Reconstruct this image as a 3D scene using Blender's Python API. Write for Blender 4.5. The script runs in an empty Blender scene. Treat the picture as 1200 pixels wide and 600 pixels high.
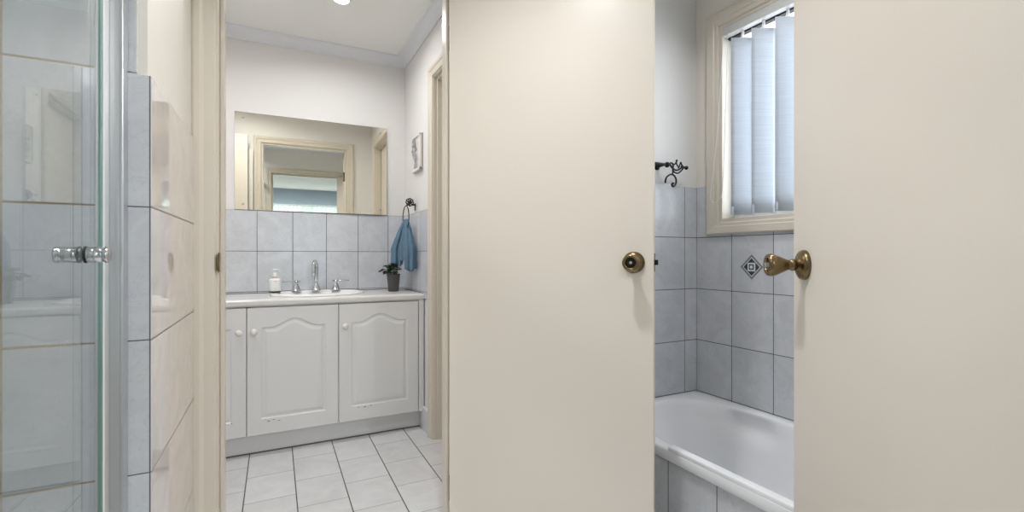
import bpy, bmesh, math, random
from mathutils import Vector, Matrix, noise
PI = math.pi
R = math.radians
sc = bpy.context.scene
col = sc.collection
random.seed(7)

# ------------------------------------------------------------------ camera, world, lights, exposure
YAW = 26.8
cd = bpy.data.cameras.new('camera')
cd.sensor_width = 36.0
cd.lens = 550.0 / 1200 * 36
cd.clip_start = 0.02
cam = bpy.data.objects.new('camera', cd)
cam.location = (0, 0, 1.06)
cam.rotation_euler = (R(90), 0, R(-YAW))
col.objects.link(cam)
sc.camera = cam

sc.view_settings.view_transform = 'Standard'
sc.view_settings.look = 'None'
sc.view_settings.gamma = 1
sc.view_settings.use_curve_mapping = False
sc.view_settings.exposure = 0.06

W = bpy.data.worlds.new('world'); sc.world = W; W.use_nodes = True
bg = W.node_tree.nodes['Background']
bg.inputs[0].default_value = (0.92, 0.96, 1.0, 1)
bg.inputs[1].default_value = 4.6

def lamp(name, kind, loc, energy, color, size=0.3, rot=(0, 0, 0), size_y=None, portal=False, spread=None):
    l = bpy.data.lights.new(name, kind); l.energy = energy; l.color = color
    if kind == 'AREA':
        l.shape = 'RECTANGLE' if size_y else 'DISK'
        l.size = size
        if size_y: l.size_y = size_y
        if spread: l.spread = spread
        if portal: l.cycles.is_portal = True
    else:
        l.shadow_soft_size = size
    o = bpy.data.objects.new(name, l); o.location = loc; o.rotation_euler = rot
    col.objects.link(o); return o

WARM = (1.0, 0.93, 0.84)
NEUT = (0.985, 0.985, 1.0)
COOL = (0.965, 0.98, 1.0)
L_BATH = (0.36, 0.88)
L_VAN = ((0.32, 2.67), (-0.30, 2.32))  # first is the downlight above the vanity, second an added fill
lamp('bathroom_light', 'AREA', (L_BATH[0], L_BATH[1], 2.385), 8.8, NEUT, 0.12, spread=R(135))
lamp('shower_fill', 'AREA', (-.62, .52, 2.425), 6.5, COOL, 0.12, spread=R(150))  # added fill to brighten the shower and the wall end
lamp('bath_fill', 'AREA', (1.40, .95, 2.425), 5.2, COOL, 0.12, spread=R(140))  # added fill over the bath, no known fitting there
for i, (x, y) in enumerate(L_VAN):
    lamp('vanity_light', 'AREA', (x, y, 2.425), (4.8, 7.4)[i], NEUT, 0.10, spread=R(164))
lamp('bedroom_light', 'AREA', (0.72, -2.0, 2.425), 45, NEUT, 0.10)
lamp('bedroom_light', 'AREA', (-0.9, -2.4, 2.425), 45, NEUT, 0.10)
lamp('window_portal', 'AREA', (1.99, 1.06, 1.68), 1, (1, 1, 1), 1.0, (0, R(90), 0), 1.0, portal=True)
lamp('window_portal', 'AREA', (0.4, -4.16, 1.2), 1, (1, 1, 1), 2.4, (R(90), 0, 0), 1.9, portal=True)

# ------------------------------------------------------------------ materials
def s2l(c):
    return tuple((v / 255 / 12.92) if v / 255 <= 0.04045 else ((v / 255 + 0.055) / 1.055) ** 2.4 for v in c) + (1.0,)

def mat(name, rgb, rough=0.5, metal=0.0, noise_amt=0.03, noise_scale=6.0, bump=0.0, bump_scale=60.0, spec=0.5, coat=0.0, emis=None, estr=0):
    m = bpy.data.materials.new(name); m.use_nodes = True
    nt = m.node_tree; b = nt.nodes['Principled BSDF']
    b.inputs['Roughness'].default_value = rough
    b.inputs['Metallic'].default_value = metal
    b.inputs['Specular IOR Level'].default_value = spec
    b.inputs['Coat Weight'].default_value = coat
    tc = nt.nodes.new('ShaderNodeTexCoord')
    n = nt.nodes.new('ShaderNodeTexNoise'); n.inputs['Scale'].default_value = noise_scale; n.inputs['Detail'].default_value = 4
    nt.links.new(tc.outputs['Object'], n.inputs['Vector'])
    r = nt.nodes.new('ShaderNodeMapRange')
    r.inputs['To Min'].default_value = 1 - noise_amt; r.inputs['To Max'].default_value = 1 + noise_amt
    nt.links.new(n.outputs['Fac'], r.inputs['Value'])
    mx = nt.nodes.new('ShaderNodeVectorMath'); mx.operation = 'SCALE'
    mx.inputs[0].default_value = s2l(rgb)[:3]
    nt.links.new(r.outputs[0], mx.inputs['Scale'])
    nt.links.new(mx.outputs[0], b.inputs['Base Color'])
    if bump:
        n2 = nt.nodes.new('ShaderNodeTexNoise'); n2.inputs['Scale'].default_value = bump_scale; n2.inputs['Detail'].default_value = 3
        nt.links.new(tc.outputs['Object'], n2.inputs['Vector'])
        bp = nt.nodes.new('ShaderNodeBump'); bp.inputs['Strength'].default_value = bump; bp.inputs['Distance'].default_value = 0.002
        nt.links.new(n2.outputs['Fac'], bp.inputs['Height']); nt.links.new(bp.outputs[0], b.inputs['Normal'])
    if emis:
        b.inputs['Emission Color'].default_value = s2l(emis); b.inputs['Emission Strength'].default_value = estr
    return m

def tile_mat(name, ua, va, pu, ou, pv, ov, rgb=(207, 209, 213), grout=(84, 90, 96), gu=0.003, gv=0.003,
             rough=0.16, stagger=0.0, grout_v=None, vein=0.10, ior=1.5, relief=0.05):
    """rectangular tiles laid in world coordinates along the axes ua, va (0 x, 1 y, 2 z)"""
    m = bpy.data.materials.new(name); m.use_nodes = True
    nt = m.node_tree; N = nt.nodes; L = nt.links; b = N['Principled BSDF']; b.inputs['IOR'].default_value = ior
    geo = N.new('ShaderNodeNewGeometry'); sep = N.new('ShaderNodeSeparateXYZ'); L.new(geo.outputs['Position'], sep.inputs[0])
    def M(op, a, c=None, clamp=False):
        n = N.new('ShaderNodeMath'); n.operation = op; n.use_clamp = clamp
        for k, v in enumerate((a, c)):
            if v is None: continue
            if isinstance(v, (int, float)): n.inputs[k].default_value = v
            else: L.new(v, n.inputs[k])
        return n.outputs[0]
    u = M('DIVIDE', M('SUBTRACT', sep.outputs[ua], ou), pu)
    fu = M('FLOOR', u)
    v = M('DIVIDE', M('SUBTRACT', sep.outputs[va], ov), pv)
    if stagger:
        v = M('ADD', v, M('MULTIPLY', M('FLOORED_MODULO', fu, 2.0), stagger))
    fv = M('FLOOR', v)
    ru = M('FRACT', u); rv = M('FRACT', v)
    du = M('MULTIPLY', M('MINIMUM', ru, M('SUBTRACT', 1.0, ru)), pu)
    dv = M('MULTIPLY', M('MINIMUM', rv, M('SUBTRACT', 1.0, rv)), pv)
    def line(d, g):
        r = N.new('ShaderNodeMapRange'); r.interpolation_type = 'SMOOTHSTEP'
        L.new(d, r.inputs['Value']); r.inputs['From Min'].default_value = g * 0.35; r.inputs['From Max'].default_value = g * 0.75
        r.inputs['To Min'].default_value = 1; r.inputs['To Max'].default_value = 0
        return r.outputs[0]
    lu = line(du, gu); lv = line(dv, gv)
    # per tile offset
    cmb = N.new('ShaderNodeCombineXYZ'); L.new(fu, cmb.inputs[0]); L.new(fv, cmb.inputs[1]); cmb.inputs[2].default_value = 3.3
    wn = N.new('ShaderNodeTexWhiteNoise'); L.new(cmb.outputs[0], wn.inputs['Vector'])
    off = N.new('ShaderNodeVectorMath'); off.operation = 'MULTIPLY_ADD'
    L.new(wn.outputs['Color'], off.inputs[0]); off.inputs[1].default_value = (9, 9, 9); L.new(geo.outputs['Position'], off.inputs[2])
    n1 = N.new('ShaderNodeTexNoise'); n1.inputs['Scale'].default_value = 7; n1.inputs['Detail'].default_value = 8; n1.inputs['Roughness'].default_value = .62; n1.inputs['Distortion'].default_value = 1.2
    L.new(off.outputs[0], n1.inputs['Vector'])
    n2 = N.new('ShaderNodeTexNoise'); n2.inputs['Scale'].default_value = 16; n2.inputs['Detail'].default_value = 5; n2.inputs['Distortion'].default_value = 2.2
    L.new(off.outputs[0], n2.inputs['Vector'])
    # thin veins where noise crosses 0.5
    ab = M('ABSOLUTE', M('SUBTRACT', n2.outputs['Fac'], 0.5))
    vr = N.new('ShaderNodeMapRange'); L.new(ab, vr.inputs['Value']); vr.inputs['From Min'].default_value = 0.0; vr.inputs['From Max'].default_value = 0.02
    vr.inputs['To Min'].default_value = 1 - vein; vr.inputs['To Max'].default_value = 1
    cl = N.new('ShaderNodeMapRange'); L.new(n1.outputs['Fac'], cl.inputs['Value']); cl.inputs['From Min'].default_value = .3; cl.inputs['From Max'].default_value = .7
    cl.inputs['To Min'].default_value = 0.90; cl.inputs['To Max'].default_value = 1.07
    tv = N.new('ShaderNodeMapRange'); L.new(wn.outputs['Value'], tv.inputs['Value']); tv.inputs['To Min'].default_value = .97; tv.inputs['To Max'].default_value = 1.03
    k = M('MULTIPLY', M('MULTIPLY', vr.outputs[0], cl.outputs[0]), tv.outputs[0])
    sc_ = N.new('ShaderNodeVectorMath'); sc_.operation = 'SCALE'; sc_.inputs[0].default_value = s2l(rgb)[:3]; L.new(k, sc_.inputs['Scale'])
    m1 = N.new('ShaderNodeMix'); m1.data_type = 'RGBA'; L.new(lv, m1.inputs[0]); L.new(sc_.outputs[0], m1.inputs[6]); m1.inputs[7].default_value = s2l(grout_v or grout)
    m2 = N.new('ShaderNodeMix'); m2.data_type = 'RGBA'; L.new(lu, m2.inputs[0]); L.new(m1.outputs[2], m2.inputs[6]); m2.inputs[7].default_value = s2l(grout)
    L.new(m2.outputs[2], b.inputs['Base Color'])
    g = M('MAXIMUM', lu, lv)
    rr = N.new('ShaderNodeMapRange'); L.new(g, rr.inputs['Value']); rr.inputs['To Min'].default_value = rough; rr.inputs['To Max'].default_value = .8
    L.new(rr.outputs[0], b.inputs['Roughness'])
    h = M('ADD', M('MULTIPLY', g, -1.0), M('MULTIPLY', n1.outputs['Fac'], relief))
    bp = N.new('ShaderNodeBump'); bp.inputs['Strength'].default_value = .6; bp.inputs['Distance'].default_value = .0012
    L.new(h, bp.inputs['Height']); L.new(bp.outputs[0], b.inputs['Normal'])
    return m

M_ = {}
M_['wall'] = mat('painted_wall', (231, 229, 226), .6, noise_amt=.012, bump=.05)
M_['wall_bath'] = mat('painted_bathroom_wall', (230, 225, 216), .45, noise_amt=.012, bump=.05)
M_['wall_bed'] = mat('painted_bedroom_wall', (172, 186, 200), .6, noise_amt=.012)  # blue tint of the daylight is put into this wall colour
M_['ceil'] = mat('ceiling_paint', (240, 240, 237), .8, noise_amt=.01)
M_['cornice'] = mat('cornice_paint', (226, 228, 232), .6, noise_amt=.01)
M_['trim'] = mat('cream_gloss_trim', (216, 208, 194), .3, noise_amt=.01)
M_['door'] = mat('cream_door_paint', (224, 216, 204), .33, noise_amt=.012, noise_scale=2.5, bump=.06, bump_scale=110)
M_['cab'] = mat('vanity_white_paint', (226, 226, 226), .33, noise_amt=.01)
M_['top'] = mat('worktop_laminate', (220, 218, 216), .22, noise_amt=.06, noise_scale=18)
M_['ceramic'] = mat('white_ceramic', (240, 240, 240), .08, noise_amt=.0)
M_['acrylic'] = mat('bath_acrylic', (236, 237, 239), .10, noise_amt=.0)
M_['chrome'] = mat('chrome', (205, 207, 210), .12, 1.0, noise_amt=.02)
M_['alu'] = mat('brushed_aluminium', (205, 208, 211), .3, .95, noise_amt=.04)
M_['chan'] = mat('satin_channel', (214, 214, 212), .3, .5)
M_['brass'] = mat('antique_brass', (124, 107, 78), .26, 1.0, noise_amt=.18, noise_scale=30)
M_['brassdark'] = mat('dark_keyhole', (40, 32, 24), .5, .6)
M_['iron'] = mat('black_iron', (22, 24, 28), .4, .4)
M_['knob'] = mat('white_knob', (236, 232, 228), .25)
M_['gap'] = mat('grey_gap_sealant', (92, 92, 92), .8)  # grey line along the joints at wall and floor
M_['chip'] = mat('chipped_board', (110, 96, 80), .9)
M_['soap'] = mat('soap_bottle_white', (240, 240, 238), .3)
M_['soapdark'] = mat('soap_bottle_dark_band', (24, 34, 34), .4)
M_['soappink'] = mat('soap_collar', (205, 175, 165), .3)
M_['pot'] = mat('dark_grey_pot', (84, 80, 80), .55, noise_amt=.1, noise_scale=60)
M_['soil'] = mat('soil', (50, 40, 32), .95, noise_amt=.3, noise_scale=90)
M_['leaf'] = mat('leaf_green', (44, 66, 40), .4, noise_amt=.35, noise_scale=30)
M_['leaf2'] = mat('leaf_light_green', (120, 150, 72), .4, noise_amt=.2, noise_scale=30)
M_['towel'] = mat('blue_terry_cloth', (100, 130, 152), .95, noise_amt=.3, noise_scale=160, bump=1.0, bump_scale=420)
M_['plaque'] = mat('plaque_white', (232, 229, 222), .4)
M_['silver'] = mat('silver_relief', (176, 178, 180), .35, .3, noise_amt=.12, noise_scale=60)
M_['pewter'] = mat('plaque_edge', (178, 172, 160), .4, .2)
M_['rubber'] = mat('black_rubber', (18, 18, 18), .6)
M_['cord'] = mat('white_cord', (225, 225, 220), .5)
M_['rail'] = mat('blind_rail', (205, 205, 203), .4)
M_['lamp'] = mat('lamp_diffuser', (255, 250, 240), .4, emis=(255, 246, 236), estr=9)
M_['lampframe'] = mat('lamp_trim_white', (238, 238, 236), .4)
M_['carpet'] = mat('bedroom_carpet', (150, 140, 128), .95, noise_amt=.15, noise_scale=120)
M_['d1'] = mat('decor_grey', (128, 130, 132), .25, noise_amt=.08, noise_scale=70)
M_['d2'] = mat('decor_white', (224, 226, 228), .25)
M_['d3'] = mat('decor_dark', (62, 66, 70), .25, noise_amt=.4, noise_scale=120)
M_['outside'] = mat('outside_render', (190, 190, 186), .8)
M_['trayw'] = mat('shower_tray_white', (232, 232, 232), .25)

M_['t_end'] = tile_mat('wall_tile_end', 0, 2, .2, 1.775, .25, .40)
M_['t_win'] = tile_mat('wall_tile_window', 1, 2, .2, 1.455, .25, .40)
M_['t_apron'] = tile_mat('wall_tile_apron', 1, 2, .2, 1.205, .5, -.1)
M_['t_left'] = tile_mat('wall_tile_left', 1, 2, .9, 1.001, .25, .402, rgb=(216, 207, 201), grout=(130, 118, 108), rough=.015, vein=.03, ior=1.9, relief=.0)  # warm base colour stands in for the reflection of the cream doors
M_['t_nib'] = tile_mat('wall_tile_nib', 0, 2, .2, -.2105, .25, .402, gu=.0018, gv=.002)
M_['t_shower'] = tile_mat('wall_tile_shower', 0, 2, .2, -.415, .25, .402, grout=(176, 158, 134), gu=.004, gv=.004)
M_['t_shower_s'] = tile_mat('wall_tile_shower_side', 1, 2, .2, 1.10, .25, .402, grout=(176, 158, 134))
M_['t_van'] = tile_mat('wall_tile_vanity', 0, 2, .2, .1015, .25, .84, rgb=(208, 211, 216), rough=.12)
M_['t_vans'] = tile_mat('wall_tile_vanity_side', 1, 2, .2, 3.296, .25, .84, rgb=(208, 211, 216), rough=.12)
M_['t_floor'] = tile_mat('floor_tile', 0, 1, .2055, .085, .264, .055, rgb=(212, 212, 213), grout=(88, 88, 90), grout_v=(140, 138, 136),
                         gu=.0045, gv=.0028, rough=.3, stagger=.5, vein=.03)

def glass_mat(name, tint=(0.93, 0.975, 0.96), ior=1.5):
    # clear pane: transmitted light straight through, mirror reflection by angle
    m = bpy.data.materials.new(name); m.use_nodes = True; nt = m.node_tree; N = nt.nodes; L = nt.links
    N.remove(N['Principled BSDF']); out = N['Material Output']
    tr = N.new('ShaderNodeBsdfTransparent'); tr.inputs[0].default_value = tint + (1,)
    gl = N.new('ShaderNodeBsdfGlossy'); gl.inputs['Roughness'].default_value = 0.0
    fr = N.new('ShaderNodeFresnel'); ge = N.new('ShaderNodeNewGeometry')   # same air-to-glass reflectance on both faces
    mr_ = N.new('ShaderNodeMapRange'); L.new(ge.outputs['Backfacing'], mr_.inputs['Value']); mr_.inputs['To Min'].default_value = ior; mr_.inputs['To Max'].default_value = 1/ior
    L.new(mr_.outputs[0], fr.inputs[0])
    # tiny dust / unevenness keeps it procedural
    mx = N.new('ShaderNodeMixShader'); L.new(fr.outputs[0], mx.inputs[0]); L.new(tr.outputs[0], mx.inputs[1]); L.new(gl.outputs[0], mx.inputs[2])
    L.new(mx.outputs[0], out.inputs['Surface'])
    return m
M_['glass'] = glass_mat('shower_glass', (0.94, 0.965, 0.96), 1.75)
M_['pane'] = glass_mat('window_pane', (0.98, 0.99, 1.0))
M_['gedge'] = mat('green_glass_edge', (120, 160, 150), .15)

def mirror_mat():
    m = bpy.data.materials.new('mirror_silver'); m.use_nodes = True; b = m.node_tree.nodes['Principled BSDF']
    b.inputs['Base Color'].default_value = (.92, .905, .81, 1); b.inputs['Metallic'].default_value = 1; b.inputs['Roughness'].default_value = 0.0
    return m
M_['mirror'] = mirror_mat()

def cloth_trans(name, rgb, trans=.5, wave_axis='Z', scale=60, amt=.06, thin_alpha=0.0):
    m = bpy.data.materials.new(name); m.use_nodes = True; nt = m.node_tree; N = nt.nodes; L = nt.links
    N.remove(N['Principled BSDF']); out = N['Material Output']
    tc = N.new('ShaderNodeTexCoord'); mp = N.new('ShaderNodeMapping')
    mp.inputs['Scale'].default_value = (6, 6, 260) if wave_axis == 'Z' else (200, 200, 5)
    L.new(tc.outputs['Object'], mp.inputs[0])
    n = N.new('ShaderNodeTexNoise'); n.inputs['Scale'].default_value = 1.0; n.inputs['Detail'].default_value = 3; L.new(mp.outputs[0], n.inputs['Vector'])
    r = N.new('ShaderNodeMapRange'); L.new(n.outputs['Fac'], r.inputs['Value']); r.inputs['From Min'].default_value = .3; r.inputs['From Max'].default_value = .7
    r.inputs['To Min'].default_value = 1 - amt; r.inputs['To Max'].default_value = 1 + amt
    s = N.new('ShaderNodeVectorMath'); s.operation = 'SCALE'; s.inputs[0].default_value = s2l(rgb)[:3]; L.new(r.outputs[0], s.inputs['Scale'])
    d = N.new('ShaderNodeBsdfDiffuse'); t = N.new('ShaderNodeBsdfTranslucent'); L.new(s.outputs[0], d.inputs[0]); L.new(s.outputs[0], t.inputs[0])
    mx = N.new('ShaderNodeMixShader'); mx.inputs[0].default_value = trans; L.new(d.outputs[0], mx.inputs[1]); L.new(t.outputs[0], mx.inputs[2])
    L.new(mx.outputs[0], out.inputs['Surface'])
    return m
M_['slat'] = cloth_trans('blind_fabric', (212, 218, 225), .24, 'Z', amt=.06)
M_['curtain'] = cloth_trans('sheer_curtain', (212, 226, 224), .5, 'X', amt=.05)

# ------------------------------------------------------------------ mesh builder
MATS = {}     # object -> world matrix, known at build time
class MB:
    def __init__(s): s.bm = bmesh.new(); s.mi = 0; s.smooth = False
    def _tag(s, n0, smooth=False):
        s.bm.faces.ensure_lookup_table()
        for f in s.bm.faces[n0:]: f.material_index = s.mi; f.smooth = smooth
    def box(s, a, b, bevel=0):
        n0 = len(s.bm.faces)
        x0, x1 = sorted((a[0], b[0])); y0, y1 = sorted((a[1], b[1])); z0, z1 = sorted((a[2], b[2]))
        v = [s.bm.verts.new(p) for p in ((x0,y0,z0),(x1,y0,z0),(x1,y1,z0),(x0,y1,z0),(x0,y0,z1),(x1,y0,z1),(x1,y1,z1),(x0,y1,z1))]
        fs = [s.bm.faces.new([v[i] for i in q]) for q in ((3,2,1,0),(4,5,6,7),(0,1,5,4),(1,2,6,5),(2,3,7,6),(3,0,4,7))]
        if bevel:
            es = list({e for f in fs for e in f.edges})
            bmesh.ops.bevel(s.bm, geom=es, offset=bevel, segments=3, affect='EDGES', profile=.5)
        s._tag(n0, False); return s
    def prism(s, pts, vec, smooth=False):
        """closed polygon pts (3-D) extruded by vec"""
        n0 = len(s.bm.faces); vec = Vector(vec)
        a = [s.bm.verts.new(p) for p in pts]; b = [s.bm.verts.new(Vector(p) + vec) for p in pts]
        n = len(pts)
        s.bm.faces.new(a[::-1]); s.bm.faces.new(b)
        for i in range(n): s.bm.faces.new((a[i], a[(i+1) % n], b[(i+1) % n], b[i]))
        s._tag(n0, smooth); return s
    def rings(s, rs, closed=True, cap0=True, cap1=True, smooth=True):
        n0 = len(s.bm.faces)
        vs = [[s.bm.verts.new(p) for p in r] for r in rs]
        n = len(rs[0])
        for a, b in zip(vs[:-1], vs[1:]):
            for i in range(n if closed else n - 1):
                j = (i + 1) % n
                s.bm.faces.new((a[i], a[j], b[j], b[i]))
        if cap0: s.bm.faces.new(vs[0][::-1])
        if cap1: s.bm.faces.new(vs[-1])
        s._tag(n0, smooth); return s
    def lathe(s, prof, o=(0,0,0), axis=(0,0,1), n=32, sx=1, sy=1, cap0=True, cap1=True):
        q = Vector((0,0,1)).rotation_difference(Vector(axis).normalized()); o = Vector(o)
        rs = []
        for r, h in prof:
            r = max(r, 1e-5)
            rs.append([o + q @ Vector((r*sx*math.cos(2*PI*k/n), r*sy*math.sin(2*PI*k/n), h)) for k in range(n)])
        return s.rings(rs, cap0=cap0, cap1=cap1)
    def tube(s, pts, r, n=10, closed=False):
        pts = [Vector(p) for p in pts]; m = len(pts); rs = []
        rad = r if isinstance(r, (list, tuple)) else [r]*m
        up = None
        for i, p in enumerate(pts):
            if closed: t = (pts[(i+1) % m] - pts[i-1]).normalized()
            else: t = (pts[min(i+1, m-1)] - pts[max(i-1, 0)]).normalized()
            if up is None:
                up = Vector((0,0,1)) if abs(t.z) < .9 else Vector((1,0,0))
            u = (up - t*up.dot(t)).normalized(); v = t.cross(u); up = u
            rs.append([p + rad[i]*(u*math.cos(2*PI*k/n) + v*math.sin(2*PI*k/n)) for k in range(n)])
        if closed: rs.append(rs[0]); return s.rings(rs, cap0=False, cap1=False)
        return s.rings(rs)
    def ball(s, c, r, n=16, sq=(1,1,1)):
        prof = []
        m = n//2
        rs = []
        for i in range(m+1):
            a = PI*i/m - PI/2
            rr = max(math.cos(a), 1e-3)
            rs.append([(c[0]+r*sq[0]*rr*math.cos(2*PI*k/n), c[1]+r*sq[1]*rr*math.sin(2*PI*k/n), c[2]+r*sq[2]*math.sin(a)) for k in range(n)])
        return s.rings(rs)
    def build(s, name, m, parent=None, local=False, bevel=0, bseg=2, weld=False, solid=0, sub=0, fixn=True):
        if weld: bmesh.ops.remove_doubles(s.bm, verts=s.bm.verts, dist=1e-5)
        if fixn: bmesh.ops.recalc_face_normals(s.bm, faces=s.bm.faces)
        me = bpy.data.meshes.new(name); 
        if parent is not None and not local:
            inv = MATS[parent].inverted(); s.bm.transform(inv)
        s.bm.to_mesh(me); s.bm.free()
        for x in (m if isinstance(m, (list, tuple)) else [m]): me.materials.append(M_[x])
        o = bpy.data.objects.new(name, me); col.objects.link(o)
        MATS[o] = Matrix.Identity(4)
        if parent is not None: o.parent = parent; MATS[o] = MATS[parent].copy()
        if sub:
            q = o.modifiers.new('sub', 'SUBSURF'); q.levels = sub; q.render_levels = sub
        if solid:
            q = o.modifiers.new('solid', 'SOLIDIFY'); q.thickness = solid; q.offset = 0
        if bevel:
            q = o.modifiers.new('bev', 'BEVEL'); q.width = bevel; q.segments = bseg; q.limit_method = 'ANGLE'; q.angle_limit = R(35)
        return o

def tag(o, label=None, cat=None, group=None, kind=None):
    if label: o['label'] = label
    if cat: o['category'] = cat
    if group: o['group'] = group
    if kind: o['kind'] = kind
    return o
def thing(name, loc, label, cat, group=None, rz=0, kind=None):
    o = bpy.data.objects.new(name, None); o.location = loc; o.rotation_euler = (0, 0, rz); o.empty_display_size = .05
    col.objects.link(o)
    MATS[o] = Matrix.Translation(loc) @ Matrix.Rotation(rz, 4, 'Z')
    return tag(o, label, cat, group, kind)
def copy_tree(o, parent=None):
    c = o.copy(); col.objects.link(c); c.parent = parent
    for ch in [x for x in o.children]: copy_tree(ch, c)
    return c
def struct(mb, name, m, label, cat='wall', parent=None, **k):
    return tag(mb.build(name, m, parent, **k), label, cat, kind='structure')

# ------------------------------------------------------------------ dimensions
H = 2.44
XL = -.208          # face of the glossy tiled wall on the left
Y1, Y2 = 1.64, 1.73 # wall between bathroom and vanity room
YB = 1.655          # tile face at the end of the bath
XW = 1.855          # tile face of the window wall
XS = .816           # right side wall of the vanity room
YV = 3.296          # vanity back wall
OL, OR = -.150, .584    # inner faces of the door lining, doorway 1
DH = 2.09           # door opening height
YD0, YD1 = -.07, .04    # wall behind with doorway 2
D2L, D2R = -.125, .655

# ------------------------------------------------------------------ room shell
struct(MB().box((-1.3, YD0, -.05), (2.1, YV+.1, 0)), 'floor', 't_floor', 'pale grey tiled floor with dark grout lines in front of the vanity', 'floor')
struct(MB().box((-2.2, -4.3, -.05), (2.9, YD0, -.002)), 'floor_bedroom', 'carpet', 'carpeted floor of the bedroom behind the camera', 'floor')
struct(MB().box((-2.2, -4.3, H), (2.9, YV+.1, H+.05)), 'ceiling', 'ceil', 'flat white ceiling with a downlight above the vanity', 'ceiling')

# vanity room
struct(MB().box((-.72, YV+.006, 0), (XS+.1, YV+.1, H)), 'wall_vanity', 'wall', 'white wall behind the mirror and the vanity')
struct(MB().box((-.62, YV, .80), (XS, YV+.006, 1.34)), 'wall_vanity_tiles', 't_van', 'two rows of pale tiles between worktop and mirror')
b = MB()
YO0, YO1 = 1.95, 2.62      # side opening
b.box((XS+.006, Y2, 0), (XS+.1, YO0-.02, H)); b.box((XS+.006, YO1+.02, 0), (XS+.1, YV+.006, H)); b.box((XS+.006, YO0-.02, DH+.02), (XS+.1, YO1+.02, H))
struct(b, 'wall_vanity_side', 'wall', 'white side wall with the towel ring and the relief plaque')
struct(MB().box((XS, YO1+.072, .80), (XS+.006, YV, 1.34)), 'wall_vanity_side_tiles', 't_vans', 'pale tiles on the side wall behind the blue towel')
struct(MB().box((-.72, Y2, 0), (-.62, YV+.006, H)), 'wall_vanity_left', 'wall', 'white wall at the left end of the vanity room')

# wall between the rooms (two piers and a lintel)
b = MB()
b.box((-1.3, Y1, 0), (OL-.02, Y2, H)); b.box((OR+.02, Y1, 0), (1.0, Y2, H)); b.box((1.0, YB+.006, 0), (XW+.1, Y2, H)); b.box((OL-.02, Y1, DH+.02), (OR+.02, Y2, H))
struct(b, 'wall_middle', 'wall', 'painted wall around the doorway to the vanity room')

# left pier in the bathroom: end of the shower plus glossy tiled return
struct(MB().box((-1.2, 1.108, 0), (XL-.008, Y1, H)), 'wall_left_pier', 'wall_bath', 'painted wall above the glossy tiles left of the doorway')
struct(MB().box((XL-.008, 1.100, 0), (XL, Y1, 1.400), .0008), 'wall_left_pier_tiles', 't_left', 'glossy tiles on the wall left of the doorway reflecting the room')
struct(MB().box((-.262, 1.098, 0), (XL-.0012, 1.108, 1.400), .001), 'wall_left_pier_end_tiles', 't_nib', 'blue grey tiles on the narrow wall end beside the shower post')
struct(MB().box((-.262, 1.102, 1.404), (-.231, 1.108, H-.0), .0008), 'wall_left_pier_end_tiles_upper', 't_nib', 'upper narrow strip of blue grey tile beside the shower post')
struct(MB().box((-1.2, 1.100, 0), (-.262, 1.108, H)), 'wall_shower_end', 't_shower', 'pale tiles with tan grout seen through the shower glass')
struct(MB().box((-1.28, YD1, 0), (-1.2, Y1, H)), 'wall_shower_side', 't_shower_s', 'tiled side wall inside the shower')
struct(MB().box((-1.2, YD1, 0), (-.26, 1.1, .07), .01), 'floor_shower_tray', 'trayw', 'white shower tray behind the glass screen', 'shower tray')

# bath end wall and window wall
struct(MB().box((1.0, YB, 0), (XW, YB+.006, 1.396)), 'wall_bath_end_tiles', 't_end', 'blue grey tiles at the end of the bath below the iron rail')
WY0, WY1, WZ0, WZ1 = .60, 1.525, 1.215, 2.135      # window opening
b = MB()
b.box((XW+.006, YD1-.1, 0), (XW+.16, WY0, H)); b.box((XW+.006, WY1, 0), (XW+.16, YB+.03, H))
b.box((XW+.006, WY0, 0), (XW+.16, WY1, WZ0)); b.box((XW+.006, WY0, WZ1), (XW+.16, WY1, H))
struct(b, 'wall_window', 'wall_bath', 'painted wall around the bathroom window')
b = MB()
b.box((XW, YD1, 0), (XW+.006, YB, WZ0-.02)); b.box((XW, YD1, WZ0-.02), (XW+.006, WY0-.03, 1.396)); b.box((XW, WY1+.03, WZ0-.02), (XW+.006, YB, 1.396))
wt = struct(b, 'wall_window_tiles', 't_win', 'blue grey tiles under the window with one patterned diamond')

# diamond motif on one tile
dc = (XW, 1.355, 1.012)
def dia(y0h, z0h, x, mbx, rot=True):
    if rot: pts = [(x, dc[1]+y0h, dc[2]), (x, dc[1], dc[2]+z0h), (x, dc[1]-y0h, dc[2]), (x, dc[1], dc[2]-z0h)]
    else: pts = [(x, dc[1]+y0h, dc[2]+z0h), (x, dc[1]-y0h, dc[2]+z0h), (x, dc[1]-y0h, dc[2]-z0h), (x, dc[1]+y0h, dc[2]-z0h)]
    mbx.prism(pts, (-.0006, 0, 0))
b = MB()
for k, (hw, mi, rot) in enumerate(((.055, 0, 1), (.043, 1, 1), (.039, 2, 1), (.0205, 0, 0), (.0175, 1, 0), (.012, 2, 0), (.0065, 1, 0))):
    b.mi = mi; dia(hw, hw, XW - .0004*k, b, rot)
b.build('decorative_diamond', ['d1', 'd2', 'd3'], wt)

# wall behind the camera with doorway 2
b = MB()
b.box((-1.3, YD0, 0), (D2L-.02, YD1, H)); b.box((D2R+.02, YD0, 0), (XW+.1, YD1, H)); b.box((D2L-.02, YD0, DH+.02), (D2R+.02, YD1, H))
struct(b, 'wall_bedroom_side', 'wall', 'wall around the doorway behind the camera seen in the mirror')
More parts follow.
